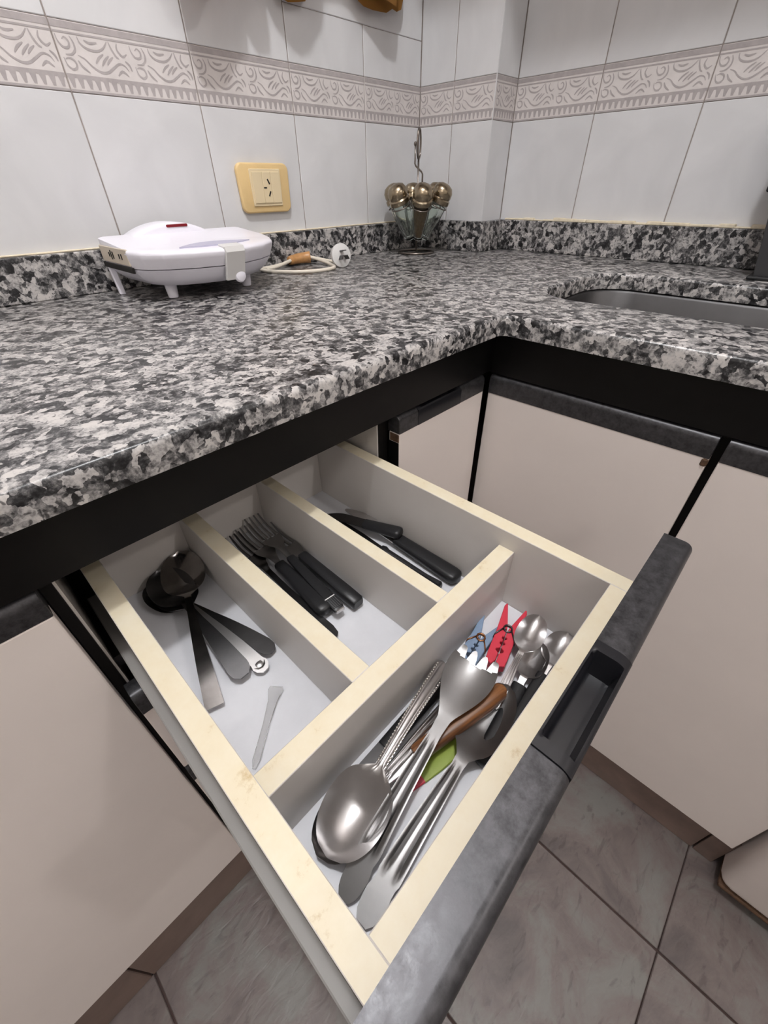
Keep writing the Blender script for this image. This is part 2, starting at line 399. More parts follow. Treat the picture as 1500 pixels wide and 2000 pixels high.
hole = rounded([(-.392, -1.06), (-.112, -1.06), (-.112, -.566), (-.392, -.566)], .075, 8)
def worktop():
    b = bmesh.new()
    def loop(pts, z): 
        vs = [b.verts.new((x, y, z)) for x, y in pts]; return vs, [b.edges.new((vs[i], vs[(i+1) % len(vs)])) for i in range(len(vs))]
    o1, e1 = loop(outline, 0); h1, g1 = loop(hole, 0)
    r = bmesh.ops.triangle_fill(b, edges=e1+g1, use_beauty=True, use_dissolve=False)
    top = [f for f in r['geom'] if isinstance(f, bmesh.types.BMFace)]
    ex = bmesh.ops.extrude_face_region(b, geom=top)
    bmesh.ops.translate(b, verts=[v for v in ex['geom'] if isinstance(v, bmesh.types.BMVert)], vec=(0, 0, TH))
    bmesh.ops.recalc_face_normals(b, faces=b.faces[:])
    rim = [e for e in b.edges if len(e.link_faces) == 2 and e.calc_face_angle(0) > 1.2 and abs(e.verts[0].co.z-e.verts[1].co.z) < 1e-5 and max(v.co.z for v in e.verts) > -.001]
    bmesh.ops.bevel(b, geom=rim, offset=.006, segments=3, profile=.5, affect='EDGES')
    return b
top = tag(put('worktop', worktop(), m_granite, smooth=True, angle=50), 'L-shaped speckled black, grey and white granite worktop with sink cut-out', 'worktop')
put('backsplash', box(-1.9, -.0165, -.0165, -.0005, .0002, .060, .0015, 1), m_granite, top)
put('backsplash', box(-.0165, -.0005, -.2253, -.0005, .0002, .0635, .0015, 1), m_granite, top)
put('backsplash', box(-.0005, .0868, -.2253, -.2093, .0002, .0635, .0015, 1), m_granite, top)
put('backsplash', box(.0708, .0868, -2.0, -.2253, .0002, .0635, .0015, 1), m_granite, top)
b = None
random.seed(3)
for k in range(60):
    y = -.23-k*.026; h = .0655+random.uniform(0, .005); b = box(.073+random.uniform(0, .006), .0868, y-.026, y+.001, .0634, h, .001, 1, b)
tag(put('trim_2', b, m_caulk), 'crusty yellowed caulk bead above the granite upstand', kind='structure')
tag(put('trim_3', box(-1.9, -.02, -.006, -.0002, .0601, .0625, .0008, 1), m_caulk), 'thin yellowed caulk line along the granite upstand', kind='structure')
# sink
def sink():
    b = bmesh.new(); rings = []
    prof = [(-.012, -.0265), (.0, -.0265), (.004, -.032), (.012, -.12), (.03, -.17), (.07, -.182), (.13, -.185)]
    for ins, z in prof:
        r = max(.01, .078-ins*.6); pts = rounded([(-.395+ins, -1.063+ins), (-.109-ins, -1.063+ins), (-.109-ins, -.563-ins), (-.395+ins, -.563-ins)], r, 8)
        rings.append([b.verts.new((x, y, z)) for x, y in pts])
    n = len(rings[0])
    for A, B in zip(rings, rings[1:]):
        for k in range(n): b.faces.new((A[k], A[(k+1) % n], B[(k+1) % n], B[k]))
    b.faces.new(rings[-1]); bmesh.ops.recalc_face_normals(b, faces=b.faces[:])
    for f in b.faces: f.normal_flip()
    return b
sk = thing('kitchen_sink', 'brushed steel sink bowl set under the granite cut-out', 'sink', (-.25, -.81, -.185))
put('bowl', sink(), m_sink, sk, smooth=True, angle=60)
put('drain', box(0, .001, 0, .001, 0, .001) if 0 else lathe([(.0, .003), (.03, .003), (.04, .001), (.042, 0)], 24), m_chrome, sk, local=True, smooth=True)

# ---------------------------------------------------------------- base cabinets
DY, DX = -.590, -.523      # door faces of the two arms
def rail_profile(depth=.020, h=.024):
    """section (out, z): out positive towards the room, top at z=0"""
    r = .0075; P = [(0, 0)]
    for k in range(7): a = math.pi/2*(1-k/6); P.append((depth-r+r*math.cos(a), -r+r*math.sin(a)))
    P += [(depth, -h), (0, -h)]; return P
def rail_x(x0, x1, yback, ztop, h=.024, depth=.020):
    return prism([(yback-o, ztop+z) for o, z in rail_profile(depth, h)], x0, x1, 'x', .0006, 1)
def rail_y(y0, y1, xback, ztop, h=.026, depth=.020):
    return prism([(xback-o, ztop+z) for o, z in rail_profile(depth, h)], y0, y1, 'y', .0006, 1)
def pull(x0, x1, y0, y1, zt, deep=.019):
    """black scooped finger pull set in a rail: a height field over x, y"""
    nx, ny = 44, 18; b = bmesh.new(); G = []
    for i in range(nx+1):
        row = []
        for j in range(ny+1):
            u, v = i/nx, j/ny; x = x0+(x1-x0)*u; y = y0+(y1-y0)*v    # v=1 is the room side
            dx = min(u, 1-u)*(x1-x0); dx = abs(dx); dy = min(v*1.0, (1-v)*1.0)*abs(y1-y0)
            ex = max(0, min(1, (dx-.0075)/.0035)); eyb = max(0, min(1, (v*abs(y1-y0)-.0018)/.0022)); eyf = max(0, min(1, ((1-v)*abs(y1-y0)-.0022)/.003))
            k = (ex*ex*(3-2*ex))*(eyb*eyb*(3-2*eyb))*(eyf*eyf*(3-2*eyf))
            z = zt-deep*k-(.004*max(0, (v-.62)/.38)**2)
            row.append(b.verts.new((x, y, z)))
        G.append(row)
    for i in range(nx):
        for j in range(ny): b.faces.new((G[i][j], G[i+1][j], G[i+1][j+1], G[i][j+1]))
    zb = zt-.024
    border = [G[i][0] for i in range(nx+1)]+[G[nx][j] for j in range(1, ny+1)]+[G[i][ny] for i in range(nx-1, -1, -1)]+[G[0][j] for j in range(ny-1, 0, -1)]
    low = [b.verts.new((v.co.x, v.co.y, zb)) for v in border]; n = len(border)
    for i in range(n): b.faces.new((border[i], low[i], low[(i+1) % n], border[(i+1) % n]))
    b.faces.new(low); bmesh.ops.recalc_face_normals(b, faces=b.faces[:]); return b
# left unit (plain door)
c1 = thing('base_cabinet', 'white-doored base cabinet at the left edge, left of the open drawer', 'cabinet', (-1.28, -.3, H))
put('body', box(-1.46, -1.1024, -.569, -.02, -.72, -.083), m_black, c1)
d = put('door', box(-1.455, -1.1027, -.590, -.5725, -.722, -.1072, .0015, 2), m_white, c1, origin=(-1.1027, -.573, -.722))
put('handle_rail', rail_x(-1.455, -1.1027, -.570, -.0835, .0237), m_rail, d, smooth=True)
# drawer unit
c2 = thing('drawer_cabinet', 'three-drawer base cabinet with its top cutlery drawer pulled open', 'cabinet', (-.93, -.3, H))
bm = box(-1.0935, -1.0915, -.570, -.02, -.72, -.083); box(-.745, -.743, -.570, -.02, -.72, -.083, bm=bm); box(-1.0915, -.745, -.03, -.02, -.72, -.083, bm=bm); box(-1.0915, -.745, -.56, -.03, -.72, -.70, bm=bm)
put('body', bm, m_inner, c2)
put('stile', box(-1.1020, -1.0937, -.5715, -.55, -.72, -.083), m_black, c2); put('stile', box(-.7428, -.7276, -.5715, -.55, -.72, -.083), m_black, c2)
for z0, z1 in ((-.396, -.234), (-.720, -.401)):
    dr = put('drawer', box(-1.0972, -.7300, -.590, -.5725, z0, z1-.030, .0012, 1), m_white, c2, origin=(-.91, -.575, z0))
    put('handle_rail', rail_x(-1.0972, -.7300, -.5722, z1, .030), m_rail, dr, smooth=True)
# the open drawer
XLo, XLi, XRi, XRo = -1.0747, -1.0586, -0.7678, -0.7513
ZS, ZD, ZF = -0.1326, -0.1527, -0.2271
YBk, YM0, YM1, YFi, YFo = -0.4722, -0.7662, -0.7835, -0.8707, -0.8862
dw = put('drawer', box(XLi+.0003, XRi-.0003, YFi+.0003, YBk-.0003, ZF-.005, ZF), m_liner, c2, origin=(-.92, -.68, ZF))
def board(name, x0, x1, y0, y1, z0, z1):
    b = box(x0, x1, y0, y1, z0, z1, .0005, 1); o = put(name, b, [m_inner, m_cream], dw)
    me = o.data
    for p in me.polygons:
        if p.normal.z > .9: p.material_index = 1
    return o
board('side_panel', XLo, XLi, YFo, YBk+.015, ZF-.010, ZS); board('side_panel', XRi, XRo, YFo, YBk+.015, ZF-.010, ZS)
board('back_panel', XLi, XRi, YBk, YBk+.015, ZF-.010, ZS-.004); board('front_strip', XLi, XRi, YFo, YFi, ZF-.010, ZS)
board('divider', XLi, XRi, YM1, YM0, ZF, ZD)
board('divider', -0.9729, -0.9548, YM0, YBk, ZF, ZD); board('divider', -0.8703, -0.8548, YM0, YBk, ZF, ZD)
put('front_panel', box(-1.0985, -.7370, -.9065, -.8866, -.250, -.1088, .0012, 1), m_white, dw)
put('handle_rail', rail_x(-1.0985, -.9567, -.8866, -.085, .024, .0222), m_rail, dw, smooth=True)
put('handle_rail', rail_x(-.8730, -.7370, -.8866, -.085, .024, .0222), m_rail, dw, smooth=True)
put('runner_profile', box(-1.0845, -1.0748, -.8858, -.48, -.226, -.194, .001, 1), mat('grey_painted_steel', hexc(140, 138, 136), .5), dw)
put('finger_pull', pull(-.9565, -.8732, -.8866, -.9088, -.0846), m_pull, dw, smooth=True, angle=60)
put('runner', box(-1.0912, -1.0755, -.560, -.03, -.222, -.208), m_steeld, c2)
put('runner', box(-.7505, -.7455, -.560, -.03, -.222, -.208), m_steeld, c2)
# corner unit
c3 = thing('corner_cabinet', 'narrow white-doored cabinet in the corner, right of the open drawer', 'cabinet', (-.62, -.3, H))
put('body', box(-.7272, -.506, -.569, -.02, -.72, -.083), m_black, c3)
d = put('door', box(-.7253, -.5370, -.590, -.5725, -.722, -.1075, .0015, 2), m_white, c3, origin=(-.631, -.573, -.722))
put('handle_rail', rail_x(-.7253, -.6890, -.5702, -.0838, .0237), m_rail, d, smooth=True)
put('handle_rail', rail_x(-.5960, -.5370, -.5702, -.0838, .0237), m_rail, d, smooth=True)
put('finger_pull', pull(-.6888, -.5962, -.5702, -.5902, -.0838), m_pull, d, smooth=True, angle=60)
put('edge_band', box(-.7258, -.7252, -.5892, -.5725, -.722, -.1200), m_black, d)
put('worn_corner', box(-.7259, -.7235, -.5893, -.574, -.1198, -.1085, .0008, 1), m_rust, d)
# sink unit
c4 = thing('sink_cabinet', 'two-door white cabinet under the sink, along the right wall', 'cabinet', (-.25, -.9, H))
bm = box(-.5025, -.485, -1.19, -.60, -.765, -.086); box(-.5025, .05, -1.19, -1.172, -.765, -.2, bm=bm); box(-.485, .05, -1.172, -.60, -.765, -.75, bm=bm)
put('body', bm, m_black, c4)
for y1, y0, nm in ((-.5905, -.8835, 0), (-.8925, -1.1875, 1)):
    d = put('door', box(DX, -.5055, y0, y1, -.768, -.1135, .0015, 2), m_white, c4, origin=(-.506, (y0+y1)/2, -.768))
    put('handle_rail', rail_y(y0, y1, -.5035, -.086, .0275), m_rail, d, smooth=True)
    if nm == 0: put('worn_corner', box(-.5245, -.512, -.8840, -.8765, -.1245, -.1140, .002, 1), m_rust, d)
# fascia boards under the granite
tag(put('fascia_board', box(-1.9, FX+.02, -.588, -.570, -.0815, -.0263), m_black), 'black fascia board under the granite edge above the open drawer', 'fascia', 'black fascia boards')
tag(put('fascia_board', box(-.521, -.503, -2.0, -.5885, -.084, -.0263), m_black), 'black fascia board under the granite edge in front of the sink', 'fascia', 'black fascia boards')
# skirting tiles under the cabinets
bl = tag(put('baseboard_left', box(-1.46, -.507, -.560, -.54, H, -.7225), m_fgrout), kind='structure')
xs = [-1.4599, -1.2995, -1.0005, -.702, -.5075]
for a, b_ in zip(xs, xs[1:]): put('tile', box(a+.0015, b_-.0015, -.572, -.5602, H+.0005, -.7235, .001, 1), m_skirt, bl)
br = tag(put('baseboard_right', box(-.494, -.47, -1.2, -.573, H, -.7685), m_fgrout), kind='structure')
ys = [-.573, -.869, -1.1655, -1.2]
for a, b_ in zip(ys, ys[1:]): put('tile', box(-.506, -.4942, b_+.0015, a-.0015, H+.0005, -.769, .001, 1), m_skirt, br)
# white appliance beyond the sink unit
ap = thing('white_appliance', 'white appliance with rounded lower corner at the right edge, beside the sink cabinet', 'appliance', (-.28, -1.45, H))
put('body', box(-.552, -.02, -1.74, -1.199, -.845, -.09, .02, 4), m_white, ap, smooth=True, angle=50)
put('base_rim', box(-.5515, -.04, -1.735, -1.204, -.8515, -.8435, .003, 2), m_rust, ap)
for x in (-.48, -.08):
    for y in (-1.27, -1.68): put('foot', lathe([(.02, -.8797), (.02, -.8525)], 12), m_plastic, ap); ft = bpy.data.objects[ap.children[-1].name]; ft.location = (x+.28, y+1.45, 0)

# ---------------------------------------------------------------- things on the worktop and the wall
# wall socket
so = thing('wall_socket', 'yellowed ivory three-slot wall socket plate above the sandwich maker', 'socket', (-.4785, -.0002, .095))
pl = rounded([(-.5350, .0955), (-.4225, .0955), (-.4195, .1735), (-.5380, .1735)], .012, 6)
put('plate', prism(pl, -.0002, -.0095, 'y', .003, 3), m_ivory, so, smooth=True, angle=60)
put('frame', prism(rounded([(-.512, .1065), (-.4445, .1065), (-.4425, .1645), (-.5130, .1645)], .002, 2), -.0093, -.0118, 'y', .0006, 1), m_ivory2, so)
for x0, x1 in ((-.509, -.4865), (-.4860, -.4675), (-.4670, -.4465)): put('module', box(x0, x1, -.0135, -.0116, .1110, .1600, .0007, 1), m_ivory2, so)
for cx, cz, a in ((-.4735, .1448, .5), (-.4735, .1258, -.5)):
    P = [(cx+(x*math.cos(a)-z*math.sin(a)), cz+(x*math.sin(a)+z*math.cos(a))) for x, z in ((-.0014, -.0045), (.0014, -.0045), (.0014, .0045), (-.0014, .0045))]
    put('slot', prism(P, -.0134, -.0139, 'y'), m_dark, so)
put('slot', box(-.4855, -.4790, -.0139, -.0134, .1342, .1366), m_dark, so)

# sandwich maker
sm = thing('sandwich_maker', 'white sandwich maker with latch on the worktop below the socket', 'sandwich maker', (-.70, -.12, 0))
plan = [(-.823, -.035), (-.822, -.150), (-.812, -.176), (-.790, -.198), (-.755, -.216), (-.715, -.225), (-.675, -.220), (-.640, -.205), (-.605, -.180), (-.583, -.150), (-.574, -.115), (-.575, -.035)]
plan = rounded(plan, [.01]+[.012]*10+[.01], 3)
pc = (-.70, -.115)
def shell(levels):
    b = bmesh.new(); R = []
    for z, ins in levels:
        ring = []
        for x, y in plan:
            d = math.hypot(x-pc[0], y-pc[1]); k = ins if ins > 0 else ins*max(0, min(1, (-.13-y)/.07))   # the lid flares only at the front
            ring.append(b.verts.new((x-(x-pc[0])/d*k, y-(y-pc[1])/d*k, z(x, y) if callable(z) else z)))
        R.append(ring)
    n = len(plan)
    for A, B in zip(R, R[1:]):
        for k in range(n): b.faces.new((A[k], A[(k+1) % n], B[(k+1) % n], B[k]))
    for ring in (R[0], R[-1]):
        cz = sum(v.co.z for v in ring)/n; c = b.verts.new((pc[0], pc[1], cz))
        for k in range(n): b.faces.new((ring[k], ring[(k+1) % n], c))
    bmesh.ops.recalc_face_normals(b, faces=b.faces[:]); return b
put('lower_shell', shell([(.0205, .055), (.0195, .032), (.0215, .023), (.031, .010), (.0435, 0)]), m_appl, sm, smooth=True, angle=50)
hump = lambda dz: (lambda x, y: .0665+dz+.010*max(0, min(1, (y+.15)/.11)))
lid = put('lid', shell([(.0447, 0), (.057, -.008), (hump(-.004), -.0105), (hump(-.001), -.0095), (hump(.001), -.005), (hump(.0022), .006), (hump(.0032), .03), (hump(.0032), .07)]), m_appl, sm, smooth=True, angle=50)
# raised hinge housing at the back with the indicator lens
hp = [(-.79+.145*(k/16), .0725+.0215*math.sin(math.pi*(k/16))**.75) for k in range(17)]
put('hinge_housing', prism(hp, -.030, -.078, 'y', .006, 3), m_appl, sm, smooth=True, angle=60)
put('indicator_lens', prism(rounded([(-.7260, .0868), (-.6900, .0868), (-.6900, .0908), (-.7260, .0908)], .0018, 3), -.0775, -.0792, 'y', .0005, 1), m_lens, sm)
# grip scoop on the lid: raised crescent with the recess shade painted grey
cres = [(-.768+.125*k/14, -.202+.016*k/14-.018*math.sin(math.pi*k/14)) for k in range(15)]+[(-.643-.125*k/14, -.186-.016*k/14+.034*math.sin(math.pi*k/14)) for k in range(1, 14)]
put('grip_recess_shade', prism(cres, .0670, .0706), mat('recess_shade_grey', hexc(182, 180, 200), .45), sm)
# side panel with vents at the left end
put('side_panel', box(-.8245, -.8215, -.150, -.040, .0475, .0690, .001, 1), m_beige, sm)
put('side_gap', box(-.8250, -.8216, -.155, -.037, .0390, .0465, .0005, 1), m_dark, sm)
for y, h in ((-.078, .003), (-.0855, .006), (-.093, .0045), (-.118, .003), (-.127, .0035)): put('vent', box(-.8252, -.8240, y-.0015, y+.0015, .0585-h, .0585+h), m_dark, sm)
put('rear_leg', prism([(-.040, .045), (-.048, .045), (-.060, 0.0002), (-.053, .0002)], -.8235, -.815, 'x', .0008, 1), m_appl, sm)
for x, y in ((-.776, -.152), (-.645, -.155), (-.61, -.06)):
    f = put('foot', lathe([(.0055, -.0), (.0075, .001), (.0095, .024)], 14), m_appl, sm, local=True, smooth=True); f.location = (x+.70, y+.12, .0003)
lt = put('latch', prism([(-.2240, .0240), (-.2385, .0620), (-.2360, .0690), (-.218, .0712), (-.218, .0688), (-.2315, .0665), (-.2340, .0615), (-.2180, .0240)], -.7165, -.6845, 'x', .0008, 1), m_appg, sm, smooth=True)
put('latch_knob', tube([(-.6930, -.2210, .0285), (-.6930, -.2240, .0285), (-.6930, -.2270, .0285), (-.6930, -.2286, .0285)], [.0095, .0098, .0078, .0035], 20), m_appl, lt, smooth=True)
# its cord, tape and plug
cz = .0042
cp = smooth_path([(-.578, -.06, .03), (-.545, -.045, .008), (-.52, -.035, cz), (-.48, -.030, .006), (-.44, -.028, .011), (-.405, -.045, .011), (-.385, -.085, .006), (-.395, -.115, .012), (-.402, -.126, .0165)], 8)
cord = put('cord', tube(cp, .0033, 10), m_cord, sm, smooth=True, angle=0)
cp2 = smooth_path([(-.56, -.03, .012), (-.545, -.060, cz), (-.538, -.090, cz), (-.515, -.125, cz), (-.485, -.145, cz), (-.455, -.150, cz), (-.428, -.140, cz), (-.41, -.11, cz), (-.402, -.07, .008), (-.415, -.042, .014), (-.45, -.034, .0125), (-.50, -.045, .006), (-.535, -.055, cz)], 8)
put('cord_loop', tube(cp2, .0033, 10), m_cord, cord, smooth=True, angle=0)
put('tape_wrap', tube(smooth_path([(-.462, -.031, .0105), (-.445, -.030, .012), (-.425, -.034, .0130), (-.412, -.041, .0135)], 4), [.0075, .0085, .0088, .009, .0092, .0098, .0100, .0102, .0104, .0106, .0108, .0112, .0116], 12), m_tape, cord, smooth=True, angle=0)
pn = Vector((-.22, -.95, .14)).normalized(); pcen = Vector((-.4000, -.1330, .0222))
plug = put('plug', tube([pcen-pn*.026, pcen-pn*.012, pcen-pn*.009, pcen-pn*.0085, pcen, pcen+pn*.001], [.0075, .0100, .012, .0208, .0218, .0200], 28), m_appg, cord, smooth=True, angle=40)
px_ = Vector((1, -.22, 0)).normalized(); pz_ = pn.cross(px_)*-1
for dx, dz, a in ((-.006, .004, .5), (.007, .004, -.5), (0, -.008, 1.57)):
    c0 = pcen+px_*dx+pz_*dz+pn*.0005; u = (px_*math.cos(a+1.57)+pz_*math.sin(a+1.57))*.0040; v = (px_*math.cos(a)+pz_*math.sin(a))*.0008
    b = bmesh.new(); q = [b.verts.new(c0+s*u+t*v+pn*w) for w in (0, .016) for s, t in ((-1, -1), (1, -1), (1, 1), (-1, 1))]
    for f in ((0, 3, 2, 1), (4, 5, 6, 7), (0, 1, 5, 4), (1, 2, 6, 5), (2, 3, 7, 6), (3, 0, 4, 7)): b.faces.new([q[i] for i in f])
    bmesh.ops.recalc_face_normals(b, faces=b.faces[:]); put('pin', b, m_steeld, cord)

# spice rack
RX, RY = -.122, -.103
rk = thing('spice_rack', 'chrome wire carousel stand holding the spice jars in the corner', 'spice rack', (RX, RY, 0))
circ = lambda r, z, n=40, cx=0, cy=0: [(cx+r*math.cos(2*math.pi*k/n), cy+r*math.sin(2*math.pi*k/n), z) for k in range(n)]
b = tube(circ(.044, .0026), .0025, 8, True); tube([(-.044, 0, .0022), (.044, 0, .0022)], .0016, 8, bm=b)
put('base_ring', b, m_wire, rk, local=True, smooth=True, angle=0)
put('stem', tube([(0, 0, .003), (0, 0, .182)], .0021, 8), m_wire, rk, local=True, smooth=True, angle=0)
lat = Vector((.66, -.75, 0)).normalized()
dpt = Vector((.75, .66, 0))
ring = [(dpt*(.012*math.cos(t))+lat*(.004*math.cos(t))+Vector((0, 0, .208+.026*math.sin(t)))) for t in (2*math.pi*k/28 for k in range(28))]
put('handle_loop', tube(ring, .0021, 8, True), m_wire, rk, local=True, smooth=True, angle=0)
hk = [lat*.010+Vector((0, 0, .128)), lat*.010+Vector((0, 0, .155)), lat*.008+Vector((0, 0, .159)), lat*-.006+Vector((0, 0, .170)), lat*-.008+Vector((0, 0, .174)), lat*-.008+Vector((0, 0, .207))]
h_ = put('hook_wire', tube(hk, .0018, 8), m_wire, rk, local=True, smooth=True, angle=0)
put('ball_end', lathe([(.0005, .2035), (.0028, .205), (.0038, .208), (.0028, .2112), (.0005, .2125)], 12), m_wire, h_, local=True, smooth=True); rk_b = h_.children[0]; rk_b.location = lat*-.008
JARS = [('spice jar with brown contents facing the room, on the chrome rack', 0), ('empty glass spice jar at the right of the chrome rack', 1), ('glass spice jar behind the right one on the chrome rack', 2),
        ('glass spice jar at the back of the chrome rack, behind the stem', 3), ('glass spice jar hidden behind the leftmost jar of the chrome rack', 4), ('empty glass spice jar at the left front of the chrome rack', 5)]
glm = None
for lab, k in JARS:
    th = math.radians(10+60*k); dirv = (-dpt.normalized())*math.cos(th)+lat*math.sin(th)     # away from the stem
    j = thing('spice_jar', lab, 'jar', (RX, RY, 0), 'spice jars on the chrome rack')
    tilt = math.radians(25); ax = (Vector((0, 0, 1))*math.cos(tilt)+dirv*math.sin(tilt)); base = Vector((RX, RY, .030))+dirv*.0185
    sx = dirv-ax*dirv.dot(ax); sx.normalize(); sy = ax.cross(sx)
    j.rotation_euler = Matrix((sx, sy, ax)).transposed().to_euler(); j.location = base
    if glm is None:
        glm = mesh('glass_body', lathe([(.006, .0), (.0105, .003), (.0185, .055), (.0205, .076), (.0205, .086), (.0185, .086), (.0185, .076), (.0163, .055), (.0082, .008), (.002, .006)], 32, .05), m_glass, True, 40)
        ldm = mesh('lid', lathe([(.0232, .0810), (.0240, .083), (.0240, .0900), (.0215, .0925), (.0228, .096), (.0222, .106), (.0175, .1140), (.0090, .1180), (.0008, .1190)], 28), m_lid, True, 40)
        spm = mesh('contents', lathe([(.003, .0085), (.0078, .0095), (.0156, .055), (.0176, .072), (.001, .073)], 20), m_spice, True, 40)
    for nm, me in (('glass_body', glm), ('lid', ldm))+((('contents', spm),) if k == 0 else ()):
        o = bpy.data.objects.new(nm, me); C.objects.link(o); o.parent = j
    # holder ring belongs to the rack
    cc = base+ax*.0745-Vector((RX, RY, 0)); R = [cc+(sx*math.cos(t)+sy*math.sin(t))*.0228 for t in (2*math.pi*q/24 for q in range(24))]
    put('holder_ring', tube(R, .0013, 6, True), m_wire, rk, local=True, smooth=True, angle=0)
    put('holder_arm', tube([Vector((0, 0, .095)), cc-dirv*.0228], .0012, 6), m_wire, rk, local=True, smooth=True, angle=0)
# dark appliance at the right edge of the frame
db = thing('dark_box', 'dark grey appliance standing on the worktop behind the sink at the right edge', 'appliance', (.01, -.90, 0))
put('body', prism([(-.797, .004), (-.985, .004), (-.985, .26), (-.752, .26), (-.781, .087)], -.045, .055, 'x', .004, 2), m_dgrey, db, smooth=True)
put('base', box(-.055, .06, -1.0, -.790, .0003, .006, .002, 2), m_plastic, db)
put('button', box(-.056, -.0445, -.795, -.764, .120, .134, .002, 1), m_plastic, db)

# hanging cloth above the frame, whose hem throws the ragged shadow
HEM = [(-0.6084, 0.4453), (-0.6052, 0.3883), (-0.6008, 0.3705), (-0.5942, 0.3589), (-0.5741, 0.356), (-0.5525, 0.3624), (-0.5326, 0.3883), (-0.5147, 0.4004), (-0.5041, 0.405), (-0.5015, 0.423), (-0.4866, 0.4058), (-0.4624, 0.4074), (-0.4585, 0.425), (-0.4584, 0.4612), (-0.4435, 0.4394), (-0.4261, 0.4272), (-0.408, 0.4145), (-0.3946, 0.4105), (-0.3692, 0.418), (-0.3571, 0.4332), (-0.3408, 0.4437), (-0.3355, 0.4549), (-0.3344, 0.4727), (-0.3263, 0.4773), (-0.2908, 0.4793), (-0.2704, 0.4736), (-0.2359, 0.4558), (-0.2077, 0.4391), (-0.1723, 0.4184), (-0.1367, 0.4136), (-0.1305, 0.4332), (-0.1294, 0.4682)]
def cloth(hem, ztop, yf, th=.0016):
    b = bmesh.new(); F = []; K = []
    for x, z in hem:
        n = 6; F.append([b.verts.new((x, yf(x)+.003*math.sin(x*55)*(q/n), z+(ztop-z)*q/n)) for q in range(n+1)])
    for A, B in zip(F, F[1:]):
        for q in range(6): b.faces.new((A[q], B[q], B[q+1], A[q+1]))
    bmesh.ops.solidify(b, geom=b.faces[:], thickness=th); bmesh.ops.recalc_face_normals(b, faces=b.faces[:]); return b
hc = thing('hanging_cloth', 'mustard ragged-hemmed cloth hanging on the left wall at the top edge', 'cloth', (-.37, -.04, .41))
put('front_drape', cloth(HEM, .60, lambda x: -.060+.014*max(0, min(1, (x+.44)/.3))), m_cloth, hc, smooth=True)
put('rear_drape', cloth([(-.404, .40), (-.395, .389), (-.384, .386), (-.36, .390), (-.345, .393), (-.335, .405)], .60, lambda x: -.018), m_cloth, hc, smooth=True)
put('rear_drape', cloth([(-.225, .425), (-.215, .414), (-.20, .409), (-.174, .408), (-.136, .410), (-.118, .418), (-.105, .416), (-.091, .421), (-.084, .438)], .60, lambda x: -.018), m_cloth, hc, smooth=True)
put('rod', tube([(-.64, -.045, .602), (-.07, -.045, .602)], .007, 12), m_wood, hc, smooth=True)
for x in (-.62, -.09): put('bracket', box(x-.006, x+.006, -.045, -.0003, .596, .608), m_steeld, hc)
# shallow cupboard on the right wall above the frame
tag(put('wall_cupboard', box(-.316, -.0006, -1.5, -.004, .78, 1.4, .003, 1), m_white, origin=(-.02, -.75, .78)), 'shallow white wall cupboard above the tiled right wall', 'cupboard')
for nm, L, lab in (('ceiling_lamp', L1, 'bulb holder on the ceiling above the worktop corner'), ('ceiling_lamp', L2, 'bulb holder hanging in the middle of the room'), ('ceiling_lamp', L3, 'bulb holder hanging by the far side wall')):
    lp = thing(nm, lab, 'lamp', (L[0], L[1], ZT-.02))
    put('rose', lathe([(.05, .0), (.05, .0195)], 20), m_lamp, lp, local=True, smooth=True)
    put('cable', tube([(0, 0, .0), (0, 0, L[2]+.13-ZT+.02)], .006, 8), m_lamp, lp, local=True, smooth=True)

# ---------------------------------------------------------------- cutlery
def spoon_bm(L, Lb, Wb, depth, prof, th=.0016, arch=.006, relief=None, endz=.004):
    """x=0 handle end .. L tip; prof: list of (fraction of handle, half width)"""
    Lh = L-Lb; st = []
    def hw_at(t):
        for (a, w0), (c, w1) in zip(prof, prof[1:]):
            if t <= c: return w0+(w1-w0)*(t-a)/(c-a)
        return prof[-1][1]
    N = 30
    for i in range(N):
        t = i/(N-1)*.97; z = endz+(depth+arch*.3-endz)*t*t+arch*math.sin(math.pi*t)
        st.append((Lh*t, hw_at(t), z, 0.0, th))
    w_neck = st[-1][1]; zn = st[-1][2]; B = 22
    for i in range(1, B+1):
        t = i/B; s = (math.sin(math.pi*min(1, t**.82)) if t < 1 else 0); s = max(0, 1-abs(2*t**.86-1)**2.3)**.5
        hw = max(w_neck*(1-t)**3 if t < .5 else .0, Wb/2*s, .0008); zr = depth+(zn-depth)*max(0, 1-t*2.2)**2
        st.append((Lh+Lb*t, hw, zr, depth*s**1.3*(.4+.6*min(1, t*2.5)), th))
    return ribbon(st, 17 if relief else 11, relief)
UT = 1.09          # the cutlery is modelled a little small; this brings it to life size
def utensil(name, label, cat, A, B, roll=0, group=None):
    o = thing(name, label, cat, A, group); L = aim(o, A, B, roll); o.scale = (UT,)*3; return o, L/UT
def fork_parts(o, L, Lh, steel, Wp=.022, tl=.045, depth=.008, neck=.0035, handle_neck=True, nt=4, tw=.0018, start=None):
    x0 = Lh if start is None else start; xp = L-tl-.022; st = []
    for t, w, z in ((x0, neck*.9, .006), (x0+(xp-x0)*.5, neck, .0075), (xp-.006, neck*1.25, .0085), (xp, Wp*.26, .0085), (xp+.006, Wp*.40, .0075), (xp+.013, Wp*.48, .0062), (xp+.022, Wp*.5, .005)): st.append((t, w, z, depth*.15, .0017))
    b = ribbon(st, 7)
    for i in range(nt):
        yc = (i-(nt-1)/2)*(Wp-2*tw)/(nt-1); ts = []
        for k in range(7):
            t = k/6; ts.append((L-tl-.001+tl*t, tw*(1-.45*t*t), .0008, .005-depth*math.sin(math.pi*t*.85)*.55+.004*t*t, yc*(1-.06*t)))
        bar(ts, 8, 2.4, bm=b)
    put('head', b, steel, o, local=True, smooth=True, angle=50)
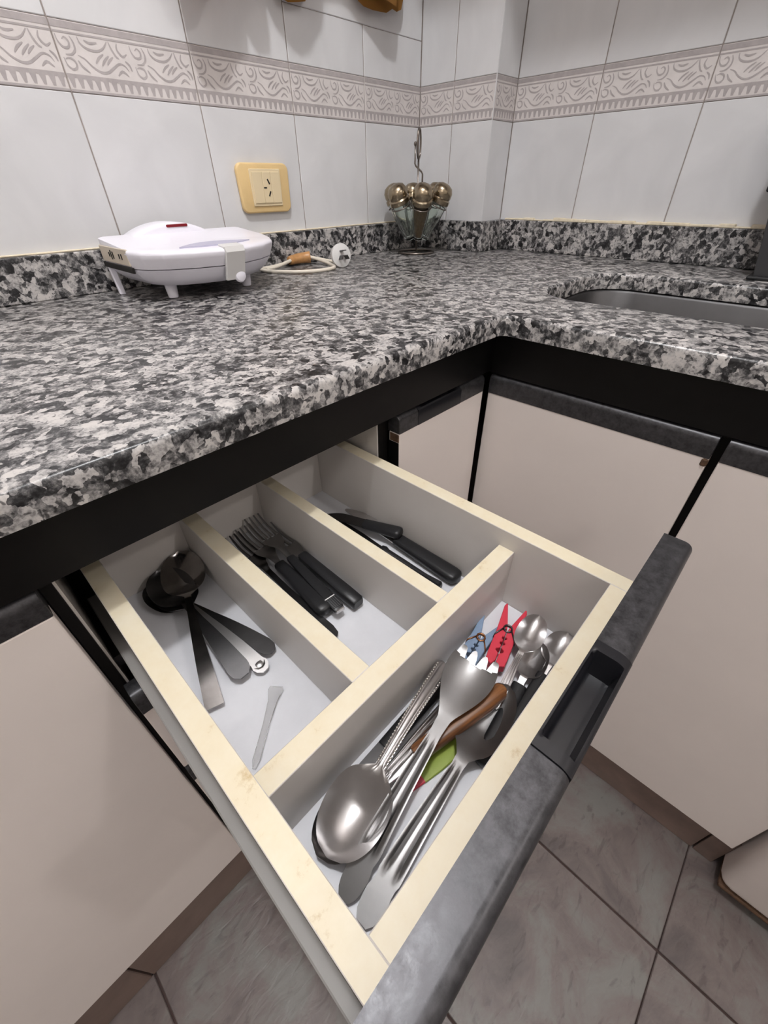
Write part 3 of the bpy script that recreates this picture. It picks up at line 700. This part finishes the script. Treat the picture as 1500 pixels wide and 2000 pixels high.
def black_handle(o, Lh, w, h, m=None, tip=.7, name='handle', x0=0.0, zc=None):
    zc = h if zc is None else zc; S_ = []
    for t in (0, .015, .04, .1, .3, .55, .8, .93, 1):
        k = {0: .35, .015: .72, .04: .92}.get(t, 1.0); S_.append((x0+Lh*t, w*k*(1-(1-tip)*max(0, t-.1)), h*max(.45, k)*(1-.25*t), zc))
    put(name, bar(S_, 16, 3.2), m or m_plastic, o, local=True, smooth=True, angle=40)
ZL = ZF
# left compartment: four table spoons
def zpt(x, y, z): return (x, y, z)
o, L = utensil('table_spoon', 'table spoon with round-ended dark handle, lowest of the fanned spoons beside the divider', 'spoon', (-0.9809, -0.6551, ZL+0.0033), (-1.0295, -0.4832, ZL+0.0033), group='table spoons')
pr = [(0, .0035), (.03, .0065), (.1, .0078), (.3, .0065), (.7, .0036), (1, .0030)]
put('body', spoon_bm(L, .060, .040, .009, pr), m_steeld, o, local=True, smooth=True, angle=60)
o, L = utensil('table_spoon', 'table spoon whose handle tip carries a small embossed rosette', 'spoon', (-0.9973, -0.6666, ZL+0.0022), (-1.0207, -0.4842, ZL+0.0076), group='table spoons')
put('body', spoon_bm(L, .060, .040, .009, [(0, .003), (.025, .006), (.06, .0075), (.1, .006), (.3, .0055), (.7, .0035), (1, .003)]), m_steel, o, local=True, smooth=True, angle=60)
put('rosette', lathe([(.0058, .0), (.0058, .0010), (.0042, .0006), (.0030, .0013), (.0004, .0015)], 10), m_steel, o, local=True, smooth=True); o.children[-1].location = (.0090, 0, .0045)
o, L = utensil('table_spoon', 'table spoon with broad rounded dark handle, leftmost of the fanned handles', 'spoon', (-1.0147, -0.6600, ZL+0.0066), (-1.0158, -0.4799, ZL+0.0120), group='table spoons')
put('body', spoon_bm(L, .060, .041, .009, [(0, .004), (.025, .0074), (.08, .0092), (.3, .0075), (.7, .004), (1, .003)]), m_steeld, o, local=True, smooth=True, angle=60)
o, L = utensil('table_spoon', 'shiny table spoon lying on top, its square-ended flat handle reaching toward the drawer side', 'spoon', (-1.0480, -0.6644, ZL+0.0044), (-0.9864, -0.4750, ZL+0.0180), group='table spoons')
put('body', spoon_bm(L, .064, .042, .010, [(0, .0072), (.01, .0074), (.3, .0062), (.75, .0036), (1, .003)], endz=.003), m_smudge, o, local=True, smooth=True, angle=60)
o, L = utensil('plastic_strip', 'clear plastic stirrer lying on the white drawer liner below the spoons', 'stirrer', (-1.0513, -0.7299, ZL+0.0002), (-0.9989, -0.6857, ZL+0.0002))  # plain thin clear strip, widening towards one end
put('body', ribbon([(0, .0012, .0022, 0, .0016), (L*.1, .003, .0022, 0, .0016), (L*.5, .0028, .0022, .0006, .0016), (L*.8, .004, .0022, .0006, .0016), (L*.95, .0065, .0022, .0004, .0016), (L, .0055, .0022, 0, .0016)], 7), m_clear, o, local=True, smooth=True)
# middle compartment: four forks
o, L = utensil('table_fork', 'dark fork with slim round-ended handle lying along the left divider', 'fork', (-0.9279, -0.6873, ZL+0.0011), (-0.9208, -0.4755, ZL+0.0044), group='forks')
b = ribbon([(0, .002, .004, 0, .002), (.003, .0055, .004, 0, .002), (.012, .0068, .004, 0, .002), (.04, .005, .005, 0, .0022), (.08, .0032, .006, 0, .0024), (.115, .003, .0068, 0, .0024)], 7)
put('handle', b, m_steeld, o, local=True, smooth=True, angle=50); fork_parts(o, L, .113, m_steeld)
o, L = utensil('table_fork', 'fork with a thick smooth black handle, between the slim fork and the ribbed one', 'fork', (-0.9148, -0.6600, ZL+0.0033), (-0.9050, -0.4760, ZL+0.0087), group='forks')
black_handle(o, .086, .0092, .0062, tip=.62); fork_parts(o, L, .082, m_satin)
o, L = utensil('table_fork', 'fork with a flat black handle marked by a white line and ribbed end', 'fork', (-0.9056, -0.6687, ZL+0.0087), (-0.8890, -0.4755, ZL+0.0164), group='forks')
put('handle', bar([(0, .0052, .002, .004), (.002, .0058, .0028, .004), (.02, .0058, .003, .0042), (.06, .0052, .003, .005), (.088, .0046, .0028, .006), (.090, .004, .002, .006)], 12, 5), m_plastic, o, local=True, smooth=True, angle=40)
hd = o.children[0]
put('white_line', box(.0155, .0165, -.0057, .0057, .0068, .0075), m_appg, hd, local=True)
for k in range(5): put('rib', box(.002, .0145, -.0046+k*.0021, -.0036+k*.0021, .0066, .0074), m_dgrey, hd, local=True)
put('end_cap', box(-.0022, .0006, -.0048, .0048, .002, .0058, .0006, 1), m_steel, hd, local=True)
fork_parts(o, L, .088, m_satin)
o, L = utensil('table_fork', 'fork with a thick angular black handle against the right divider', 'fork', (-0.8848, -0.6758, ZL+0.0022), (-0.8850, -0.4990, ZL+0.0120), group='forks')
put('handle', bar([(0, .0058, .0045, .007), (.002, .007, .006, .007), (.02, .0072, .0062, .007), (.06, .0064, .0056, .008), (.088, .0058, .005, .009), (.0905, .0048, .004, .009)], 12, 5), m_plastic, o, local=True, smooth=True, angle=40)
fork_parts(o, L, .088, m_satin, neck=.003)
# right compartment: three knives
def knife(o, L, Lh, w, h, bw, steel, serr=False, curve=.35, hm=None, thin=False):
    black_handle(o, Lh, w, h, hm, tip=.8)
    N = 40; up = []; dn = []; x0 = Lh-.002
    for i in range(N+1):
        t = i/N; x = x0+(L-x0)*t; e = -bw/2+(bw*curve*2)*max(0, (t-.55)/.45)**2.2
        if serr and .15 < t < .85: e += (.0011 if i % 2 else 0)
        dn.append((x, min(e, bw/2-.0003))); up.append((x, bw/2-.0012*t if t < 1 else bw/2-.002))
    put('blade', prism(dn+up[::-1], h-.0006, h+.0006), steel, o, local=True)
o, L = utensil('table_knife', 'long serrated knife with thick rounded black handle nearest the drawer side', 'knife', (-0.7812, -0.7332, ZL+0.0011), (-0.7790, -0.5443, ZL+0.0044), group='knives')
knife(o, L, .088, .0098, .0065, .016, m_steel, True)
o, L = utensil('table_knife', 'short black-handled knife crossed over the long serrated one', 'knife', (-0.7775, -0.6425, ZL+0.0147), (-0.8068, -0.5312, ZL+0.0044), group='knives')
knife(o, L, .050, .0080, .0055, .015, m_steeld)
o, L = utensil('table_knife', 'slim black knife with hooked bolster lying along the left divider of its slot', 'knife', (-0.8018, -0.7239, ZL+0.0011), (-0.8079, -0.5345, ZL+0.0022), group='knives')
put('handle', bar([(0, .0025, .003, .004), (.002, .0042, .0042, .0045), (.010, .0036, .004, .0045), (.02, .0030, .0036, .0045), (.05, .0040, .004, .0045), (.075, .0046, .0042, .0045), (.080, .0062, .0046, .005), (.084, .0050, .004, .005)], 12, 2.6), m_plastic, o, local=True, smooth=True)
P = [(.082, -.004), (.12, -.0065), (.150, -.006), (.166, -.001), (L, .0065), (.13, .0065), (.1, .005), (.082, .004)]
put('blade', prism(P, .0035, .0047), m_steeld, o, local=True)

# front compartment
def beaded_relief(x, s): return .0011*math.exp(-((abs(s)-.55)/.18)**2) if x < .095 else 0
o, L = utensil('serving_spoon', 'second serving spoon nested under the beaded one, ribbed handle showing beneath', 'spoon', (-0.8930, -0.8145, ZL+0.0038), (-1.0519, -0.8107, ZL+0.0016))
put('body', spoon_bm(L, .056, .040, .010, [(0, .004), (.03, .0068), (.3, .0060), (.75, .0040), (1, .0035)], relief=lambda x, s: .0007*math.cos(s*9) if x < .085 else 0), m_steel, o, local=True, smooth=True, angle=60)
o, L = utensil('serving_spoon', 'large serving spoon with beaded handle on top at the left of the front tray', 'spoon', (-0.8860, -0.7922, ZL+0.0218), (-1.0480, -0.8189, ZL+0.0115))
b = spoon_bm(L, .053, .0425, .012, [(0, .0045), (.03, .0066), (.25, .0058), (.7, .0040), (1, .0036)], relief=beaded_relief, arch=.008)
sp = put('body', b, m_steel, o, local=True, smooth=True, angle=60)
bb = bmesh.new()
for k in range(34):
    t = k/33; x = .004+.088*t; hw = .0058-.0022*t; T = x/(L-.053); z = .004+(.012+.0024-.004)*T*T+.008*math.sin(math.pi*T)
    for sgn in (-1, 1):
        m4 = Matrix.Translation((x, sgn*hw*.92, z+.0002)); bmesh.ops.create_icosphere(bb, subdivisions=1, radius=.00085, matrix=m4)
tag(put('beaded_edge', bb, m_chrome, sp, local=True, smooth=True, angle=0), kind='stuff')
def groove(x, s):
    if .026 < x < .098: 
        k = min(1, (x-.026)/.006, (.098-x)/.006); return .0022*k*(math.exp(-((abs(s)-.52)/.16)**2))
    return 0
SV = [(0, .0035), (.04, .0068), (.13, .0080), (.19, .0064), (.22, .0078), (.6, .0058), (.9, .0042), (1, .0050)]
# serving fork (bowl with short tines)
o, L = utensil('serving_fork', 'serving fork with grooved paddle-ended handle and broad notched head', 'fork', (-1.0540, -0.8391, ZL+0.0044), (-0.8640, -0.8138, ZL+0.0284), group='grooved serving pair')
Lb = .060; Lh = L-Lb; st = []
def hwp(prof, t):
    for (a, w0), (c, w1) in zip(prof, prof[1:]):
        if t <= c: return w0+(w1-w0)*(t-a)/(c-a)
    return prof[-1][1]
for i in range(34):
    t = i/33; st.append((Lh*t, hwp(SV, t), .003+.009*t+.007*math.sin(math.pi*t), 0, .0017))
for i in range(1, 15):
    t = i/14; s = math.sin(math.pi*.62*t)**1.2; st.append((Lh+Lb*.84*t, .005+(.0195-.005)*s, .012+.003*t*t, .0085*s*t**.5, .0017))
b = ribbon(st, 17, groove)
for i in range(4):
    yc = -.0180+.036*(i+.5)/4; tw = .0033
    zc = .015-.0078*(1-(yc/.0185)**2)
    tb = ribbon([(Lh+Lb*.82, tw+.0009, zc, 0, .0016), (Lh+Lb*.90, tw, zc+.0008, 0, .0016), (Lh+Lb*.96, tw*.75, zc+.0018, 0, .0016), (Lh+Lb*(1 if i in (1, 2) else .975), tw*.3, zc+.0026, 0, .0014)], 5)
    bmesh.ops.translate(tb, verts=tb.verts[:], vec=(0, yc, 0)); join(b, tb)
bmesh.ops.translate(b, verts=b.verts[:], vec=(0, 0, 0)); put('body', b, m_satin, o, local=True, smooth=True, angle=50)
# serving spoon of the same set
o, L = utensil('serving_spoon', 'grooved serving spoon lying nearest the drawer front, bowl under shade', 'spoon', (-1.0540, -0.8554, ZL+0.0055), (-0.8633, -0.8433, ZL+0.0109), group='grooved serving pair')
put('body', spoon_bm(L, .066, .0335, .010, SV, arch=.007, relief=groove, endz=.003), m_satin, o, local=True, smooth=True, angle=60)
# wooden-handled paring knife
o, L = utensil('paring_knife', 'knife with brown wooden handle and brass rivet under the serving fork head', 'knife', (-0.8701, -0.8429, ZL+0.0164), (-0.9984, -0.8090, ZL+0.0022))
put('handle', bar([(0, .003, .004, .008), (.003, .0058, .0058, .008), (.02, .0072, .0064, .008), (.06, .0066, .006, .008), (.083, .0062, .0056, .008), (.0855, .005, .005, .008)], 14, 3.4), m_wood, o, local=True, smooth=True, angle=40)
hd = o.children[0]
put('rivet', lathe([(.0024, .0), (.0024, .0066), (.0018, .0072), (.0003, .0075)], 12), m_brass, hd, local=True, smooth=True); hd.children[0].location = (.075, 0, .0072)
put('blade', prism([(.082, -.0052), (.094, -.0062), (.112, -.0040), (L, .0035), (.110, .0052), (.082, .0052)], .0074, .0090, bev=.0003, seg=1), m_steel, o, local=True)
# green plastic strip below it
o, L = utensil('green_strip', 'green plastic scraper with a red tip beneath the wooden-handled knife', 'utensil', (-0.8734, -0.8467, ZL+0.0002), (-0.9891, -0.8249, ZL+0.0002))
put('grip', bar([(0, .004, .0012, .0015), (.004, .0062, .0015, .0016), (.07, .0060, .0015, .0016), (.085, .0050, .0014, .0016)], 10, 4), m_green, o, local=True, smooth=True)
put('tip', bar([(.0848, .0048, .0013, .0016), (.1, .0036, .0012, .0016), (L, .0012, .0008, .0012)], 10, 3), m_red, o, local=True, smooth=True)
# black-handled knife against the cross divider
o, L = utensil('table_knife', 'black-handled knife tucked under the beaded spoon along the cross divider', 'knife', (-0.8766, -0.7945, ZL+0.0011), (-1.0371, -0.7965, ZL+0.0011))
knife(o, L, .086, .0072, .0050, .012, m_steeld)
# teaspoons
TP = [(0, .0028), (.05, .0046), (.3, .0042), (.8, .0026), (1, .0024)]
def rib5(x, s): return .0005*math.cos(s*12) if x < .05 else 0
o, L = utensil('teaspoon', 'teaspoon with ribbed steel handle, bowl resting against the red clothes peg', 'spoon', (-0.8854, -0.8434, ZL+0.0098), (-0.7784, -0.8281, ZL+0.0158), group='teaspoons')
put('body', spoon_bm(L, .042, .0245, .008, TP, relief=rib5, arch=.003), m_steel, o, local=True, smooth=True, angle=60)
def teaspoon_black(label, A, N, B, hw):
    o, L = utensil('teaspoon', label, 'spoon', A, B, group='teaspoons'); Lh = (Vector(N)-Vector(A)).length/UT
    black_handle(o, Lh, hw, .0052, tip=.85)
    Lb = .039; st = []
    for i in range(8): t = i/7; st.append((Lh-.004+(L-Lb-Lh+.004)*t, .0032-.0006*math.sin(math.pi*t), .0060+.002*t, 0, .0016))
    zn = .008; B_ = 20
    for i in range(1, B_+1):
        t = i/B_; s = max(0, 1-abs(2*t**.86-1)**2.3)**.5; st.append((L-Lb+Lb*t, max(.0026*(1-t)**3 if t < .5 else 0, .0127*s, .0006), zn, .0075*s**1.3*(.4+.6*min(1, t*2.5)), .0015))
    put('bowl', ribbon(st, 11), m_steel, o, local=True, smooth=True, angle=60)
teaspoon_black('teaspoon with stubby black handle, bowl between the two other teaspoon bowls', (-0.9279, -0.8587, ZL+0.0011), (-0.8504, -0.8478, ZL+0.0033), (-0.7986, -0.8423, ZL+0.0066), .0068)
teaspoon_black('teaspoon with black handle half hidden against the drawer front', (-0.9116, -0.8625, ZL+0.0005), (-0.8259, -0.8609, ZL+0.0022), (-0.7696, -0.8565, ZL+0.0049), .0055)
# clothes pegs, lying on their side
def peg(label, m, mw, A, B, Lp=.070, open_=.0085):
    o, L = utensil('clothes_peg', label, 'clothes peg', A, B, group='clothes pegs'); s = L/Lp
    half = [(0, open_), (.026, .0012), (.030, .0006), (.0385, .0004), (.0392, .0020), (.0410, .0020), (.0420, .0004), (.0442, .0004), (.0454, .0022), (.0470, .0022), (.0482, .0004), (.0510, .0004), (.0532, .0032), (.0550, .0032), (.0574, .0004), (.0650, .0004), (.0690, .0022), (.0700, .0030), (.0675, .0082), (.058, .0088), (.036, .0088), (.022, .0096), (.004, open_+.0022), (.0004, open_+.0012)]
    for sg in (1, -1): put('lever', prism([(x*s, sg*y) for x, y in half], .0003, .0088, bev=.0005, seg=1), m, o, local=True)
    b = tube([(.0295*s+.0036*math.cos(t), .0036*math.sin(t), .0076+.0005*t/2) for t in (k*.45 for k in range(28))], .0009, 6)
    tube([(.0295*s, .0030, .0098), (.040*s, .0088, .0095), (.041*s, .0094, .005)], .0007, 6, bm=b); tube([(.0295*s, -.0030, .0098), (.040*s, -.0088, .0095), (.041*s, -.0094, .005)], .0007, 6, bm=b)
    put('spring', b, mw, o, local=True, smooth=True, angle=0)
peg('red plastic clothes peg lying open-ended toward the drawer corner', m_red, m_steeld, (-0.7784, -0.8042, ZL+0.0071), (-0.8530, -0.8227, ZL+0.0082))
peg('pale blue-grey clothes peg leaning against the cross divider', m_blue, m_copper, (-0.8040, -0.7927, ZL+0.0011), (-0.8701, -0.8004, ZL+0.0011))

# ---------------------------------------------------------------- lift everything from worktop-relative to floor-relative height
for o in C.objects:
    if o.parent is None and o.type in ('MESH', 'EMPTY'): o.location.z += ZC
